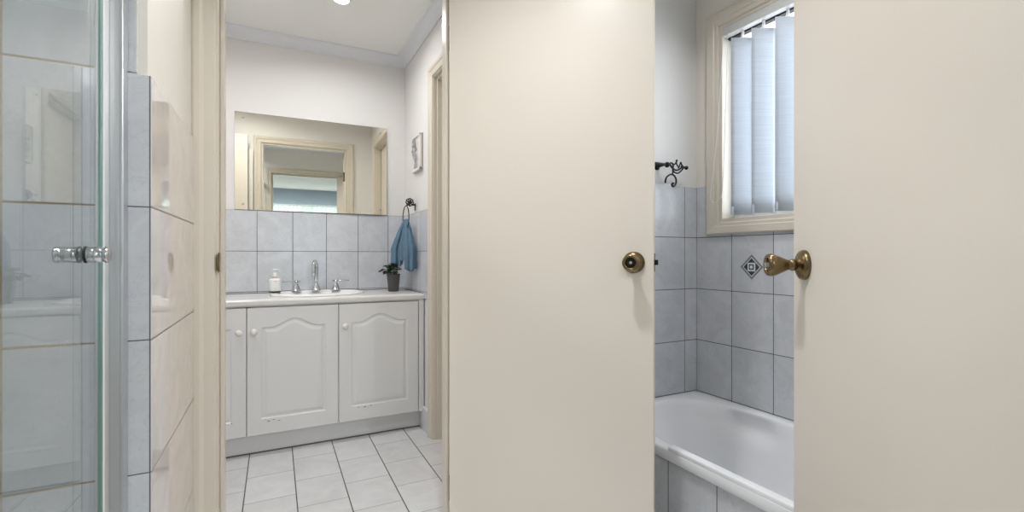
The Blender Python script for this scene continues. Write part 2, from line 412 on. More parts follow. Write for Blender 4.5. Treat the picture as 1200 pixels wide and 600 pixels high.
# bedroom
b = MB()
b.box((-2.2, -4.2, 0), (-.75, -4.1, H)); b.box((1.55, -4.2, 0), (2.9, -4.1, H)); b.box((-.75, -4.2, 2.13), (1.55, -4.1, H)); b.box((-.75, -4.2, 0), (1.55, -4.1, .3))
struct(b, 'wall_bedroom_back', 'wall_bed', 'blue grey bedroom wall above the curtain seen in the mirror')
struct(MB().box((-2.2, -4.2, 0), (-2.1, YD0, H)), 'wall_bedroom_left', 'wall_bed', 'bedroom side wall left of the doorway')
struct(MB().box((2.8, -4.2, 0), (2.9, YD0, H)), 'wall_bedroom_right', 'wall_bed', 'bedroom side wall right of the doorway')
b = MB(); b.box((-2.1, YD0-.006, 0), (D2L-.09, YD0, H)); b.box((D2R+.09, YD0-.006, 0), (2.8, YD0, H))
struct(b, 'wall_bedroom_front', 'wall_bed', 'bedroom face of the doorway wall')

# cornices
def cove(p0, p1, nrm, name, label):
    """cove cornice between two points along a wall; nrm points into the room"""
    p0 = Vector(p0); p1 = Vector(p1); n = Vector(nrm)
    prof = [(0, 0), (0, -.058), (.006, -.062)] 
    for k in range(7):
        a = R(90)*k/6
        prof.append((.064 - .056*math.cos(a) + .002, -.060 + .054*math.sin(a)))
    prof += [(.068, -.004), (.068, 0)]
    pts = [p0 + n*u + Vector((0, 0, H + v)) for u, v in prof]
    return struct(MB().prism(pts, p1 - p0), name, 'cornice', label, 'cornice')
cove((-.62, YV+.006, 0), (XS+.006, YV+.006, 0), (0, -1, 0), 'trim_1', 'cove cornice above the mirror wall')
cove((XS+.006, YV+.006, 0), (XS+.006, Y2, 0), (-1, 0, 0), 'trim_2', 'cove cornice above the side wall')
cove((-.62, YV+.006, 0), (-.62, Y2, 0), (1, 0, 0), 'trim_3', 'cove cornice at the left end of the vanity room')
cove((-.62, Y2, 0), (XS+.006, Y2, 0), (0, 1, 0), 'trim_4', 'cove cornice over the doorway on the vanity side')
cove((-1.2, YD1, 0), (XW, YD1, 0), (0, 1, 0), 'trim_5', 'cove cornice over the doorway behind the camera')

# door linings, stops and architraves
APROF = [(.006, 0), (.006, .009), (.010, .012), (.036, .013), (.040, .016), (.046, .018), (.060, .018), (.066, .014), (.066, 0)]
def arch_set(yf, s, xl, xr, zt, swap=False):
    """mitred moulded architrave on face yf, s = direction it stands proud"""
    rs = []
    for fx, fz in ((lambda d: xl-d, lambda d: 0), (lambda d: xl-d, lambda d: zt+d), (lambda d: xr+d, lambda d: zt+d), (lambda d: xr+d, lambda d: 0)):
        rs.append([((fx(d), yf+s*h, fz(d)) if not swap else (yf+s*h, fx(d), fz(d))) for d, h in APROF])
    return MB().rings(rs, smooth=False)
def frame(name, label, xl, xr, ya, yb, zt, stop_y, tags):
    t = thing(name, ((xl+xr)/2, (ya+yb)/2, 0), label, 'door frame', kind='structure')
    b = MB()
    b.box((xl-.02, ya, 0), (xl, yb, zt+.02)); b.box((xr, ya, 0), (xr+.02, yb, zt+.02)); b.box((xl, ya, zt), (xr, yb, zt+.02))
    b.build('door_lining', 'trim', t, bevel=.002)
    b = MB(); y0, y1 = stop_y
    b.box((xl, y0, 0), (xl+.012, y1, zt)); b.box((xr-.012, y0, 0), (xr, y1, zt)); b.box((xl+.012, y0, zt-.012), (xr-.012, y1, zt))
    b.build('door_stop', 'trim', t, bevel=.003)
    arch_set(ya, -1, xl, xr, zt).build('architrave', 'trim', t)
    arch_set(yb, 1, xl, xr, zt).build('architrave', 'trim', t)
    return t
f1 = frame('trim_6', 'cream door frame with brass strike plate around the doorway to the vanity room', OL, OR, Y1, Y2, DH, (Y1+.042, Y2), 1)
b = MB().box((OL+.0002, Y1-.006, 1.012), (OL+.003, Y1+.030, 1.070), .0008); b.box((OL-.004, Y1-.019, 1.018), (OL+.004, Y1-.005, 1.064), .0015)
b.build('strike_plate', 'brass', f1)
f2 = frame('trim_7', 'door frame of the doorway behind the camera seen in the mirror', D2L, D2R, YD0, YD1, DH, (YD0, YD1-.042), 1)
# side doorway frame (turned: runs along y)
f3 = thing('trim_8', (XS, (YO0+YO1)/2, 0), 'cream door frame on the side wall right of the vanity', 'door frame', kind='structure')
b = MB()
b.box((XS+.0, YO0-.02, 0), (XS+.1, YO0, DH+.02)); b.box((XS+.0, YO1, 0), (XS+.1, YO1+.02, DH+.02)); b.box((XS+.0, YO0, DH), (XS+.1, YO1, DH+.02))
b.build('door_lining', 'trim', f3, bevel=.002)
b = MB()
b.box((XS+.02, YO0, 0), (XS+.06, YO0+.012, DH)); b.box((XS+.02, YO1-.012, 0), (XS+.06, YO1, DH)); b.box((XS+.02, YO0+.012, DH-.012), (XS+.06, YO1-.012, DH))
b.build('door_stop', 'trim', f3, bevel=.003)
arch_set(XS+.006, -1.3, YO0, YO1, DH, True).build('architrave', 'trim', f3)
d3 = tag(MB().box((XS+.062, YO0+.003, .008), (XS+.097, YO1-.003, DH-.004)).build('door_3', 'door', bevel=.002),
         'closed cream door deep in the side doorway right of the vanity', 'door', kind='structure')
struct(MB().box((XS-.010, YO1+.068, 0), (XS+.006, 2.879, .14)), 'baseboard_side', 'cab', 'short white skirting between the vanity kickboard and the side door frame', 'baseboard', bevel=.004)
b = MB(); b.box((-.70, Y2, 0), (OL-.08, Y2+.014, .09)); b.box((OR+.08, Y2, 0), (XS, Y2+.014, .09))
struct(b, 'baseboard_middle', 'trim', 'low skirting on the vanity side of the doorway wall', 'baseboard', bevel=.003)

# ------------------------------------------------------------------ door knobs and doors
def knob_set(parent, o, axis, turn=False):
    """tulip knob; o on the door face, axis outwards (door local)"""
    rose = MB().lathe([(.0335, 0), (.0335, .004), (.031, .009), (.024, .013), (.0165, .0155), (.014, .019)], o, axis, 48).build('rose', 'brass', parent, local=True)
    prof = [(.0118, .0), (.0118, .022), (.0135, .024), (.0135, .027), (.0118, .029), (.0112, .032), (.0125, .037), (.017, .046), (.0215, .055), (.0248, .063),
            (.0258, .069), (.0252, .075), (.0225, .0785), (.0185, .0795), (.0155, .0775), (.0145, .074), (.0145, .070)]
    kn = MB().lathe(prof, o, axis, 48).build('knob', 'brass', parent, local=True)
    ax = Vector(axis).normalized(); oo = Vector(o)
    MB().lathe([(.0143, .0), (.0143, .0025), (.009, .003), (.0075, .0022)], oo + ax*.0705, axis, 32).build('keyhole_plate', 'brassdark', kn, local=True)
    if turn:
        side = Vector((0, 0, 1)).cross(ax).normalized()
        b = MB(); c = oo + ax*.074
        b.box((-.0014, -.0055, -.002), (.0014, .0055, .0085), .0011)
        q = Matrix.Translation(c) @ Vector((0,0,1)).rotation_difference(ax).to_matrix().to_4x4() @ Matrix.Rotation(R(20), 4, 'Z')
        b.bm.transform(q)
        b.build('thumb_turn', 'silver', kn, local=True)
    else:
        MB().lathe([(.004, .0), (.004, .003), (.0025, .004)], oo + ax*.073, axis, 20).build('release_pin', 'silver', kn, local=True)

def make_door(name, hinge, ang, width, label, flip, turn, th=.035, kz=1.04):
    """leaf local: x along the leaf from the hinge, visible face at y=0 and body to +y*flip"""
    d = thing(name, (hinge[0], hinge[1], 0), label, 'door', rz=ang, kind='structure')
    b = MB().box((0, 0, .012), (width, flip*th, 2.082)); b.build('door_leaf', 'door', d, local=True, bevel=.0025)
    h = thing('door_handle', (0, 0, 0), None, None); h.parent = d
    knob_set(h, (width-.060, 0, kz), (0, -flip, 0), turn)
    knob_set(h, (width-.060, flip*th, kz), (0, flip, 0), False)
    # latch in the free edge
    b = MB().box((width-.001, flip*.006, kz-.028), (width+.0015, flip*(th-.006), kz+.028), .0006)
    b.build('latch_plate', 'brass', d, local=True)
    b = MB().prism([(width+.001, flip*.011, kz-.008), (width+.001, flip*.024, kz-.008), (width+.011, flip*.024, kz-.008), (width+.011, flip*.020, kz-.008)], (0, 0, .016))
    b.build('latch_bolt', 'brassdark', d, local=True)
    for z in (.22, 1.85):
        b = MB().tube([(-.004, flip*(th+.004), z-.045), (-.004, flip*(th+.004), z+.045)], .005, 12)
        b.box((-.003, flip*.004, z-.045), (.0, flip*th, z+.045)); b.build('hinge', 'brass', d, local=True)
    return d
HX, HY = .562, 1.617
FX, FY = 1.035, 1.086
wid1 = math.hypot(FX-HX, FY-HY); a1 = math.atan2(FY-HY, FX-HX)
make_door('door_1', (HX, HY), a1, wid1, 'wide open cream door seen face on with a round brass knob, between vanity and bath', 1, False)
H2 = (.630, .075); F2 = (1.089, .687)
wid2 = math.hypot(F2[0]-H2[0], F2[1]-H2[1]); a2 = math.atan2(F2[1]-H2[1], F2[0]-H2[0])
make_door('door_2', H2, a2, wid2, 'cream door at the right side of the photo with a brass knob seen from the side', -1, True)

# ------------------------------------------------------------------ shower screen
GX = -.263
ss = thing('shower_screen', (GX, 1.08, .07), 'clear glass shower screen in a polished aluminium frame at the left', 'shower screen', rz=R(-.7))
MATS[ss] = Matrix.Translation((GX, 1.08, .07))
b = MB().box((GX-.003, .07, .11), (GX+.003, 1.021, 2.0)); b.build('glass_panel', 'glass', ss)
MB().box((GX-.0031, 1.0211, .11), (GX+.0031, 1.0235, 2.0)).build('glass_edge', 'gedge', ss)
b = MB()
b.box((GX-.010, 1.030, .07), (GX+.002, 1.0615, 2.03), .002); b.build('wall_channel', 'chan', ss); b = MB()
b.box((GX-.016, 1.062, .07), (GX+.020, 1.0975, 2.03), .003)
b.box((GX+.017, 1.058, .07), (GX+.0225, 1.066, 2.03), .0015)
b.build('frame_post', 'alu', ss)
b = MB().box((GX-.012, YD1+.002, .07), (GX+.012, 1.06, .105), .003); b.box((GX-.012, YD1+.002, 2.0), (GX+.012, 1.0975, 2.03), .003)
b.box((GX-.014, YD1+.002, .07), (GX+.014, YD1+.03, 2.03), .003); b.build('frame_rail', 'alu', ss)
MB().box((GX-.002, 1.0236, .11), (GX+.004, 1.0296, 2.0)).build('door_seal', 'soap', ss)
kb = MB(); kc = (GX, .945, 1.062)
prof = [(.0001, .0325), (.0115, .0325), (.0128, .031), (.0128, .0275), (.0108, .0262), (.0108, .0235), (.0122, .0222), (.0122, .0045), (.0108, .0035), (.0108, .0031)]
kb.lathe([(r, h) for r, h in prof[::-1]], kc, (1, 0, 0), 40); kb.lathe([(r, h) for r, h in prof[::-1]], kc, (-1, 0, 0), 40)
hd = kb.build('shower_knob', 'chrome', ss)
MB().lathe([(.0132, -.0046), (.0132, -.0031)], kc, (1, 0, 0), 32).build('rubber_washer', 'rubber', hd)
MB().lathe([(.0132, .0031), (.0132, .0046)], kc, (1, 0, 0), 32).build('rubber_washer', 'rubber', hd)

# ------------------------------------------------------------------ vanity cabinet
YF = 2.83; ZT = .7915; ZB = .115
vc = thing('vanity_cabinet', (.1, 3.0, 0), 'long white vanity cabinet with arched panel doors under the worktop', 'cabinet')
b = MB(); b.box((-.615, YF+.002, ZB-.005), (XS-.004, 3.28, ZB+.012)); b.box((-.615, 3.27, ZB), (XS-.004, 3.285, ZT))
for x in (-.615, -.140, .315, .775): b.box((x, YF+.002, ZB), (x+.016, 3.27, ZT))
b.box((-.6, YF+.002, ZT-.02), (.78, YF+.02, ZT)); b.box((.784, YF-.016, ZB-.003), (XS-.0008, YF+.02, ZT))
b.build('carcass', 'cab', vc, bevel=.001)
MB().box((-.615, 2.878, .004), (XS-.001, 2.894, ZB-.005)).build('kickboard', 'cab', vc)
MB().box((-.615, 2.868, .0), (XS-.001, 2.880, .004)).build('sealant_line', 'gap', vc)

def panel_door(x0, x1, knob_x, chips):
    z0, z1 = ZB, ZT-.006
    yb, yf = YF, YF-.018
    mx, w = (x0+x1)/2, (x1-x0)
    px0, px1, pz0, pz1 = x0+.066, x1-.066, z0+.082, .682
    N = 30
    def outline(ins):
        a0, a1, c0 = px0+ins, px1-ins, pz0+ins
        pts = []
        for k in range(6): pts.append((a0, c0 + (pz1-ins-c0)*k/6))
        for k in range(N+1):
            t = -1 + 2*k/N
            x = a0 + (a1-a0)*k/N
            e = max(0, 1 - abs(t)/.74)
            zz = pz1 - ins + .044*(e*e*(3-2*e)) 
            pts.append((x, zz))
        for k in range(1, 7): pts.append((a1, pz1-ins - (pz1-ins-c0)*k/6))
        for k in range(1, 8): pts.append((a1 - (a1-a0)*k/8, c0))
        return pts
    base = outline(0)
    rect = []
    for i, (x, z) in enumerate(base):
        u = (x-px0)/(px1-px0)
        if i < 6: rect.append((x0, z0 + (z1-z0)*i/6))
        elif i <= 6+N: rect.append((x0 + w*u, z1))
        elif i <= 12+N: rect.append((x1, z1 - (z1-z0)*(i-6-N)/6))
        else: rect.append((x1 - w*(i-12-N)/8, z0))
    seq = [(rect, yb), (rect, yf+.002), ([(x + (.002 if x <= x0 else -.002 if x >= x1 else 0), z + (.002 if z <= z0 else -.002 if z >= z1 else 0)) for x, z in rect], yf),
           (base, yf), (outline(.003), yf+.0035), (outline(.008), yf+.0050), (outline(.014), yf+.0042), (outline(.024), yf+.0008), (outline(.030), yf+.0)]
    b = MB(); b.rings([[(x, y, z) for x, z in pts] for pts, y in seq], smooth=False)
    if chips:
        b.mi = 1
        for cx, cz, s1 in chips:
            pts = [(cx + s1*(.8+.4*random.random())*math.cos(a), yf-.0004, cz + s1*.35*math.sin(a)) for a in [2*PI*k/7 for k in range(7)]]
            b.prism(pts, (0, .002, 0))
    d = b.build('door', ['cab', 'chip'], vc)
    kx = knob_x; kz = .662
    MB().lathe([(.006, 0), (.006, .010), (.011, .014), (.0155, .019), (.0165, .024), (.0145, .029), (.009, .0325), (.002, .0335)], (kx, yf, kz), (0, -1, 0), 28).build('knob', 'knob', d)
panel_door(-.586, -.134, -.166, [(-.2, .195, .005)])
panel_door(-.130, .320, -.098, [(-.030, .182, .007), (-.005, .186, .005), (.02, .178, .006), (-.045, .192, .003)])
panel_door(.324, .780, .356, [(.43, .188, .005), (.465, .186, .007), (.50, .190, .006), (.486, .181, .003)])

# worktop with an oval cut-out
SC = (.235, 3.062); SA, SB = .262, .205
wt_o = thing('worktop', (.1, 3.05, ZT), 'pale laminate worktop with a rounded front edge over the vanity cabinet', 'worktop')
b = MB(); n = 72
x0, x1, y0, y1 = -.618, XS-.0005, 2.808, YV-.0005
angs = sorted(set([2*PI*k/n for k in range(n)] + [math.atan2(yy-SC[1], xx-SC[0]) % (2*PI) for xx in (x0, x1) for yy in (y0, y1)]))
def rect_pt(a, ins=0):
    c, s = math.cos(a), math.sin(a)
    tx = ((x1-ins if c > 0 else x0+ins) - SC[0])/c if abs(c) > 1e-9 else 1e9
    ty = ((y1-ins if s > 0 else y0+ins) - SC[1])/s if abs(s) > 1e-9 else 1e9
    t = min(tx, ty); return (SC[0]+c*t, SC[1]+s*t)
zt = .83
def fr(pt, dz):  # round only the front edge
    return pt
hole = [(SC[0]+(SA-.02)*math.cos(a), SC[1]+(SB-.02)*math.sin(a)) for a in angs]
rs = [[(p[0], p[1], zt-.038) for p in hole], [(p[0], p[1], zt) for p in hole]]
def ring(front_ins, z):
    o = []
    for a in angs:
        p = rect_pt(a); yv = max(p[1], y0+front_ins); o.append((p[0], yv, z))
    return o
for k in range(7):
    a = PI/2*k/6
    rs.append(ring(.014*(1-math.sin(a)), zt-.014*(1-math.cos(a))))
for k in range(7):
    a = PI/2*k/6
    rs.append(ring(.012*(1-math.cos(a)), zt-.026-.012*math.sin(a)))
rs.append(rs[0])
b.rings(rs, cap0=False, cap1=False, smooth=False)
b.build('countertop', 'top', wt_o, weld=True)
b = MB().box((x0, YV-.004, zt), (x1, YV-.0005, zt+.003)); b.box((XS-.004, 2.82, zt), (XS-.0006, YV-.004, zt+.003))
b.build('sealant_line', 'gap', wt_o)

# washbasin
bs = MB()
prof = [(1.0, .000), (1.0, .006), (.985, .011), (.955, .013), (.90, .012), (.86, .006), (.82, -.015), (.74, -.070), (.55, -.115), (.25, -.130), (.06, -.132)]
rs = []
for k, z in prof:
    off = .018*(1-k) if k < .9 else 0
    rs.append([(SC[0]+SA*k*math.cos(2*PI*i/64), SC[1]-off*2+SB*k*math.sin(2*PI*i/64), zt+.0003+z) for i in range(64)])
under = [[(SC[0]+(SA-.024)*k*math.cos(2*PI*i/64), SC[1]-.01+(SB-.024)*k*math.sin(2*PI*i/64), zt+z) for i in range(64)] for k, z in ((.30, -.142), (.62, -.128), (.86, -.07), (.93, -.01), (.95, .0003))]
bs.rings(under + rs)
tb = thing('washbasin', (SC[0], SC[1], zt), 'white oval drop-in washbasin set in the worktop', 'sink')
bs.build('basin', 'ceramic', tb)
MB().lathe([(.022, 0), (.022, .002), (.016, .003), (.012, .001)], (SC[0], SC[1]-.036, zt-.131), (0, 0, 1), 24).build('drain', 'chrome', tb)

# taps
TY = 3.205; TZ = zt + .0128
def bell(b, x, y, z, s=1.0, top=.05):
    b.lathe([(.029*s, 0), (.029*s, .003), (.0265*s, .006), (.021*s, .018), (.0145*s, .034), (.0098*s, .046), (.0085*s, top)], (x, y, z), (0, 0, 1), 28)
sp = thing('spout', (.233, TY, TZ), 'chrome gooseneck spout standing at the back of the basin', 'tap')
b = MB(); bell(b, .233, TY, TZ, 1.0, .055); b.build('spout_base', 'chrome', sp)
pts = [(.233, TY, TZ+.05), (.233, TY, TZ+.10), (.233, TY, TZ+.14)]
for k in range(1, 15):
    a = PI*1.0*k/14
    pts.append((.233-.010*(1-math.cos(a)), TY-.038*(1-math.cos(a)), TZ+.145+.038*math.sin(a)))
pts.append((.213-.001, TY-.077, TZ+.118)); pts.append((.212, TY-.078, TZ+.098))
MB().tube(pts, [.0125]*3+[.0125]*14+[.0115, .0115], 18).build('neck', 'chrome', sp)
def tap(x, dirx, label):
    t = thing('tap', (x, TY, TZ), label, 'tap')
    b = MB(); bell(b, x, TY, TZ); b.lathe([(.0085, .048), (.011, .052), (.012, .058), (.010, .066), (.004, .069)], (x, TY, TZ), (0, 0, 1), 24); b.build('tap_base', 'chrome', t)
    e = (x + dirx*.072, TY-.020, TZ+.060)
    b = MB().tube([(x - dirx*.016, TY+.004, TZ+.060), e], .0040, 10)
    b.ball((x - dirx*.018, TY+.005, TZ+.060), .0065); b.ball(e, .0065); b.build('lever', 'chrome', t)
tap(.118, -1, 'chrome tap with its lever pointing left, beside the soap dispenser')
tap(.350, 1, 'chrome tap with its lever pointing right, right of the spout')

# soap dispenser
sx, sy = .000, 3.13
sd = thing('soap_dispenser', (sx, sy, zt+.003), 'white soap dispenser with a dark base band at the left of the basin', 'soap dispenser')
sz = zt+.0132 if ((sx-SC[0])/SA)**2+((sy-SC[1])/SB)**2 < .98 else zt
b = MB().lathe([(.030, .007), (.0315, .010), (.0315, .074), (.030, .079), (.022, .083), (.013, .085)], (sx, sy, sz), (0, 0, 1), 36); b.build('bottle', 'soap', sd)
MB().lathe([(.030, 0), (.032, .002), (.032, .0085), (.030, .009)], (sx, sy, sz), (0, 0, 1), 36).build('base_band', 'soapdark', sd)
MB().lathe([(.014, .084), (.0155, .086), (.0155, .093), (.012, .096)], (sx, sy, sz), (0, 0, 1), 28).build('collar', 'soappink', sd)
b = MB().lathe([(.012, .095), (.013, .098), (.011, .112), (.007, .120), (.0055, .128), (.011, .130), (.012, .135), (.009, .139), (.003, .140)], (sx, sy, sz), (0, 0, 1), 28)
b.tube([(sx, sy, sz+.136), (sx+.014, sy-.010, sz+.137), (sx+.026, sy-.018, sz+.134)], [.0045, .004, .003], 10); b.build('pump', 'soap', sd)
b = MB()
for k in range(5): b.box((sx-.004+.003*k, sy-.0318, sz+.0655), (sx-.0025+.003*k, sy-.0312, sz+.0685))
b.build('print', 'soapdark', sd)

# potted plant
px_, py_ = .690, 3.080
pp = thing('potted_plant', (px_, py_, zt), 'small green leafy plant in a dark grey pot on the worktop beside the towel', 'plant')
MB().lathe([(.0305, 0), (.033, .003), (.0425, .108), (.0435, .112), (.041, .113), (.039, .108), (.037, .095)], (px_, py_, zt+.0005), (0, 0, 1), 36, cap1=False).build('pot', 'pot', pp)
MB().lathe([(.0385, 0), (.03, .004), (.01, .006)], (px_, py_, zt+.096), (0, 0, 1), 24).build('soil', 'soil', pp)
def leaf(b, p, d, L_, w, up):
    d = Vector(d).normalized(); up = Vector(up); s = d.cross(up).normalized(); nrm = s.cross(d)
    n0 = len(b.bm.faces); m = 5
    prev = None
    for i in range(m+1):
        t = i/m; ww = w*math.sin(PI*min(1, .12+.88*t))**.8*(1 if t < 1 else .05)
        c = Vector(p)+d*L_*t - Vector((0,0,1))*L_*.25*t*t
        row = [b.bm.verts.new(c - s*ww + nrm*ww*.25), b.bm.verts.new(c), b.bm.verts.new(c + s*ww + nrm*ww*.25)]
        if prev:
            b.bm.faces.new((prev[0], prev[1], row[1], row[0])); b.bm.faces.new((prev[1], prev[2], row[2], row[1]))
        prev = row
    b._tag(n0, True)
rnd = random.Random(3)
b = MB(); b2 = MB(); st = MB()
for k in range(46):
    a = rnd.uniform(0, 2*PI); r = rnd.uniform(.01, .070); hgt = rnd.uniform(.004, .064)
    if math.cos(a) > .2: r *= .5
    top = Vector((px_ + r*math.cos(a) - .006, py_ + r*math.sin(a), zt+.112+hgt))
    st.tube([(px_+.4*r*math.cos(a), py_+.4*r*math.sin(a), zt+.10), tuple(top)], .0012, 6)
    for j in range(4):
        aa = a + rnd.uniform(-1.6, 1.6)
        leaf(b, top, (math.cos(aa), math.sin(aa), rnd.uniform(-.2, .7)), rnd.uniform(.020, .032), rnd.uniform(.009, .013), (0, 0, 1))
for k in range(9):
    a = 2*PI*k/9
    leaf(b2, (px_+.006, py_-.030, zt+.122), (math.cos(a)*.8, math.sin(a)*.5-.2, .6), .024, .010, (0, 0, 1))
b2.ball((px_+.006, py_-.030, zt+.128), .014, 14, (1.1, 1, .75))
st.build('stem', 'leaf', pp); b.build('foliage', 'leaf', pp, solid=.0008, fixn=False); b2.build('pale_rosette', 'leaf2', pp, fixn=False)

# ------------------------------------------------------------------ mirror
mr = thing('wall_mirror', (.235, YV-.004, 1.345), 'large frameless mirror with four screws on the wall above the tiles', 'mirror', rz=R(-.8))
MATS[mr] = Matrix.Translation((.235, YV, 1.345))
MB().box((-.218, YV-.003, 1.343), (.688, YV+.002, 1.940), .001).build('mirror_glass', 'mirror', mr)
for x in (-.175, .645):
    for z in (1.378, 1.902):
        MB().lathe([(.0065, 0), (.0065, .002), (.004, .0045), (.001, .005)], (x, YV-.003, z), (0, -1, 0), 18).build('screw', 'chrome', mr)

# ------------------------------------------------------------------ towel ring, towel, plaque
tr = thing('towel_ring', (XS, 3.01, 1.40), 'black wrought iron towel ring with a knotted rosette on the side wall', 'towel ring')
b = MB()
b.lathe([(.010, 0), (.010, .003), (.006, .005), (.005, .02)], (XS, 3.01, 1.392), (-1, 0, 0), 16)
b.box((XS-.006, 3.004, 1.355), (XS-.0005, 3.016, 1.402), .002); b.build('mount', 'iron', tr)
b = MB()
for k in range(4):
    a0 = PI*k/4
    pts = []
    for i in range(20):
        a = 2*PI*i/20
        v = Vector((math.cos(a)*.026, math.sin(a)*.012*math.cos(a0) , math.sin(a)*.026))
        v = Matrix.Rotation(a0, 3, 'Y') @ Vector((math.cos(a)*.026, math.sin(a)*.018, math.sin(2*a)*.006))
        pts.append(Vector((XS-.036, 3.012, 1.408)) + v)
    b.tube(pts, .0027, 8, closed=True)
pts = [Vector((XS-.036, 3.012, 1.408)) + Vector((math.cos(2*PI*i/24)*.024, math.sin(2*PI*i/24)*.008, math.sin(2*PI*i/24)*.024)) for i in range(24)]
b.tube(pts, .0028, 8, closed=True); b.ball((XS-.036, 3.008, 1.408), .008)
b.tube([(XS-.018, 3.01, 1.395), (XS-.03, 3.01, 1.40), (XS-.045, 3.01, 1.395), (XS-.058, 3.01, 1.385)], .004, 8)
b.build('rosette', 'iron', tr)
RC = (XS-.060, 3.02, 1.307); RR = .078
MB().tube([(RC[0], RC[1]+RR*math.sin(2*PI*i/48), RC[2]+RR*math.cos(2*PI*i/48)) for i in range(48)], .0032, 10, closed=True).build('ring', 'iron', tr)

def towel_lump(b, top, c_bot, half, zt_, zb_, ph, seedv, hem=True):
    """pleated hanging cloth: cross-section loops from the gather at top to the hem"""
    rs = []; n = 56; m = 26
    for j in range(m+1):
        t = j/m
        g = min(1, .16 + 1.15*t**.62) if t < 1 else 1
        cx = top[0] + (c_bot[0]-top[0])*min(1, t*1.6); cy = top[1] + (c_bot[1]-top[1])*min(1, t*1.6)
        z = zt_ + (zb_-zt_)*t
        r_ = []
        for i in range(n):
            a = 2*PI*i/n
            fold = 1 + .26*math.sin(5*a+ph+t*.9)*t**.4 + .10*math.sin(9*a+ph*2+t)*t
            x = half[0]*g*fold*math.cos(a); y = half[1]*g*fold*math.sin(a)
            zz = z + (.010*math.sin(2*a+ph) * t)
            x += .003*noise.noise(Vector((x*90, y*90, z*90+seedv))); y += .003*noise.noise(Vector((x*90+5, y*90, z*90+seedv)))
            r_.append((cx+x, cy+y, zz))
        rs.append(r_)
    # inward hem so the bottom is not a flat plug
    last = rs[-1]; cx = sum(p[0] for p in last)/n; cy = sum(p[1] for p in last)/n
    rs.append([(cx+(p[0]-cx)*.8, cy+(p[1]-cy)*.8, p[2]+.004) for p in last]); rs.append([(cx+(p[0]-cx)*.5, cy+(p[1]-cy)*.5, p[2]+.03) for p in last])
    b.rings(rs)
b = MB()
towel_lump(b, (RC[0]-.004, 3.035), (.716, 3.095), (.030, .052), 1.296, 1.002, .6, 1.0)
towel_lump(b, (RC[0]+.004, 3.005), (.772, 2.968), (.030, .044), 1.298, .972, 2.2, 7.0)
towel_lump(b, (RC[0], 3.02), (.752, 3.035), (.026, .058), 1.300, 1.035, 4.0, 3.0)
tag(b.build('hand_towel', 'towel'), 'blue terry hand towel hanging in folds from the black towel ring', 'towel')

pl = thing('wall_plaque', (XS+.006, 2.94, 1.715), 'small white plaque with a silver plant relief high on the side wall', 'wall decoration')
PY0, PY1, PZ0, PZ1 = 2.850, 3.035, 1.600, 1.826
b = MB().box((XS-.004, PY0, PZ0), (XS+.0055, PY1, PZ1), .002); b.build('backing', 'pewter', pl)
b = MB()
for (a, c) in (((PY0, PZ0), (PY1, PZ0+.016)), ((PY0, PZ1-.012), (PY1, PZ1)), ((PY0, PZ0), (PY0+.014, PZ1)), ((PY1-.012, PZ0), (PY1, PZ1))):
    b.box((XS-.018, a[0]+.001, a[1]+.001), (XS-.004, c[0]-.001, c[1]-.001), .002)
b.box((XS-.009, PY0+.012, PZ0+.012), (XS-.004, PY1-.01, PZ1-.01))
b.build('frame', 'plaque', pl)
b = MB(); X0 = XS-.010
b.tube([(X0-.004, 2.95, 1.625), (X0-.008, 2.955, 1.68), (X0-.010, 2.97, 1.73), (X0-.014, 2.985, 1.79)], [.005, .0045, .004, .003], 8)
b.tube([(X0-.006, 2.955, 1.66), (X0-.010, 2.99, 1.70), (X0-.014, 3.01, 1.735)], [.004, .0035, .003], 8)
for (y, z, r) in ((2.985, 1.795, .015), (2.965, 1.772, .013), (3.005, 1.768, .013), (3.012, 1.738, .014), (2.975, 1.742, .012), (3.0, 1.712, .010), (2.94, 1.70, .010), (2.93, 1.675, .010), (2.925, 1.735, .011)):
    for k in range(5):
        a = 2*PI*k/5
        b.ball((X0-.008, y+r*.6*math.cos(a), z+r*.6*math.sin(a)), r*.55, 10, (.55, 1, 1))
    b.ball((X0-.013, y, z), r*.35, 10)
b.box((X0-.010, 2.925, 1.618), (X0+.002, 2.975, 1.650), .004)
b.build('relief', 'silver', pl)

# ------------------------------------------------------------------ bath
bt = thing('bathtub', (1.53, .85, 0), 'white built-in bathtub with a tiled front along the window wall', 'bathtub')
BX0, BX1, BY0, BY1, BZ = 1.196, XW-.0005, YD1+.002, YB-.0005, .40
cxm, cym = 1.525, .855
n = 240
def sup(a, hx, hy, e):
    c, s = math.cos(a), math.sin(a)
    k = (abs(c)**e + abs(s)**e)**(-1/e)
    return hx*k*c, hy*k*s
def inner(hx, hy, e, z, cx=cxm, cy=cym, rec=0.0):
    out = []
    for i in range(n):
        a = 2*PI*i/n
        x, y = sup(a, hx, hy, e)
        X = cx+x; Y = cy+y
        if rec and x > 0:
            # moulded armrest recess on the wall side
            w_ = max(0, min(1, (Y-1.19)/.06))*max(0, min(1, (1.42-Y)/.03))
            X += rec*w_*(1 if x > hx*.7 else 0)
        out.append((X, Y, z))
    return out
def outer(ins, z):
    out = []
    hx, hy = (BX1-BX0)/2-ins, (BY1-BY0)/2-ins; cx, cy = (BX0+BX1)/2, (BY0+BY1)/2
    for i in range(n):
        a = 2*PI*i/n
        x, y = sup(a, hx, hy, 40); out.append((cx+x, cy+y, z))
    return out
rs = [outer(.004, BZ-.040), outer(.0, BZ-.036), outer(0, BZ-.008), outer(.003, BZ-.002), outer(.010, BZ)]
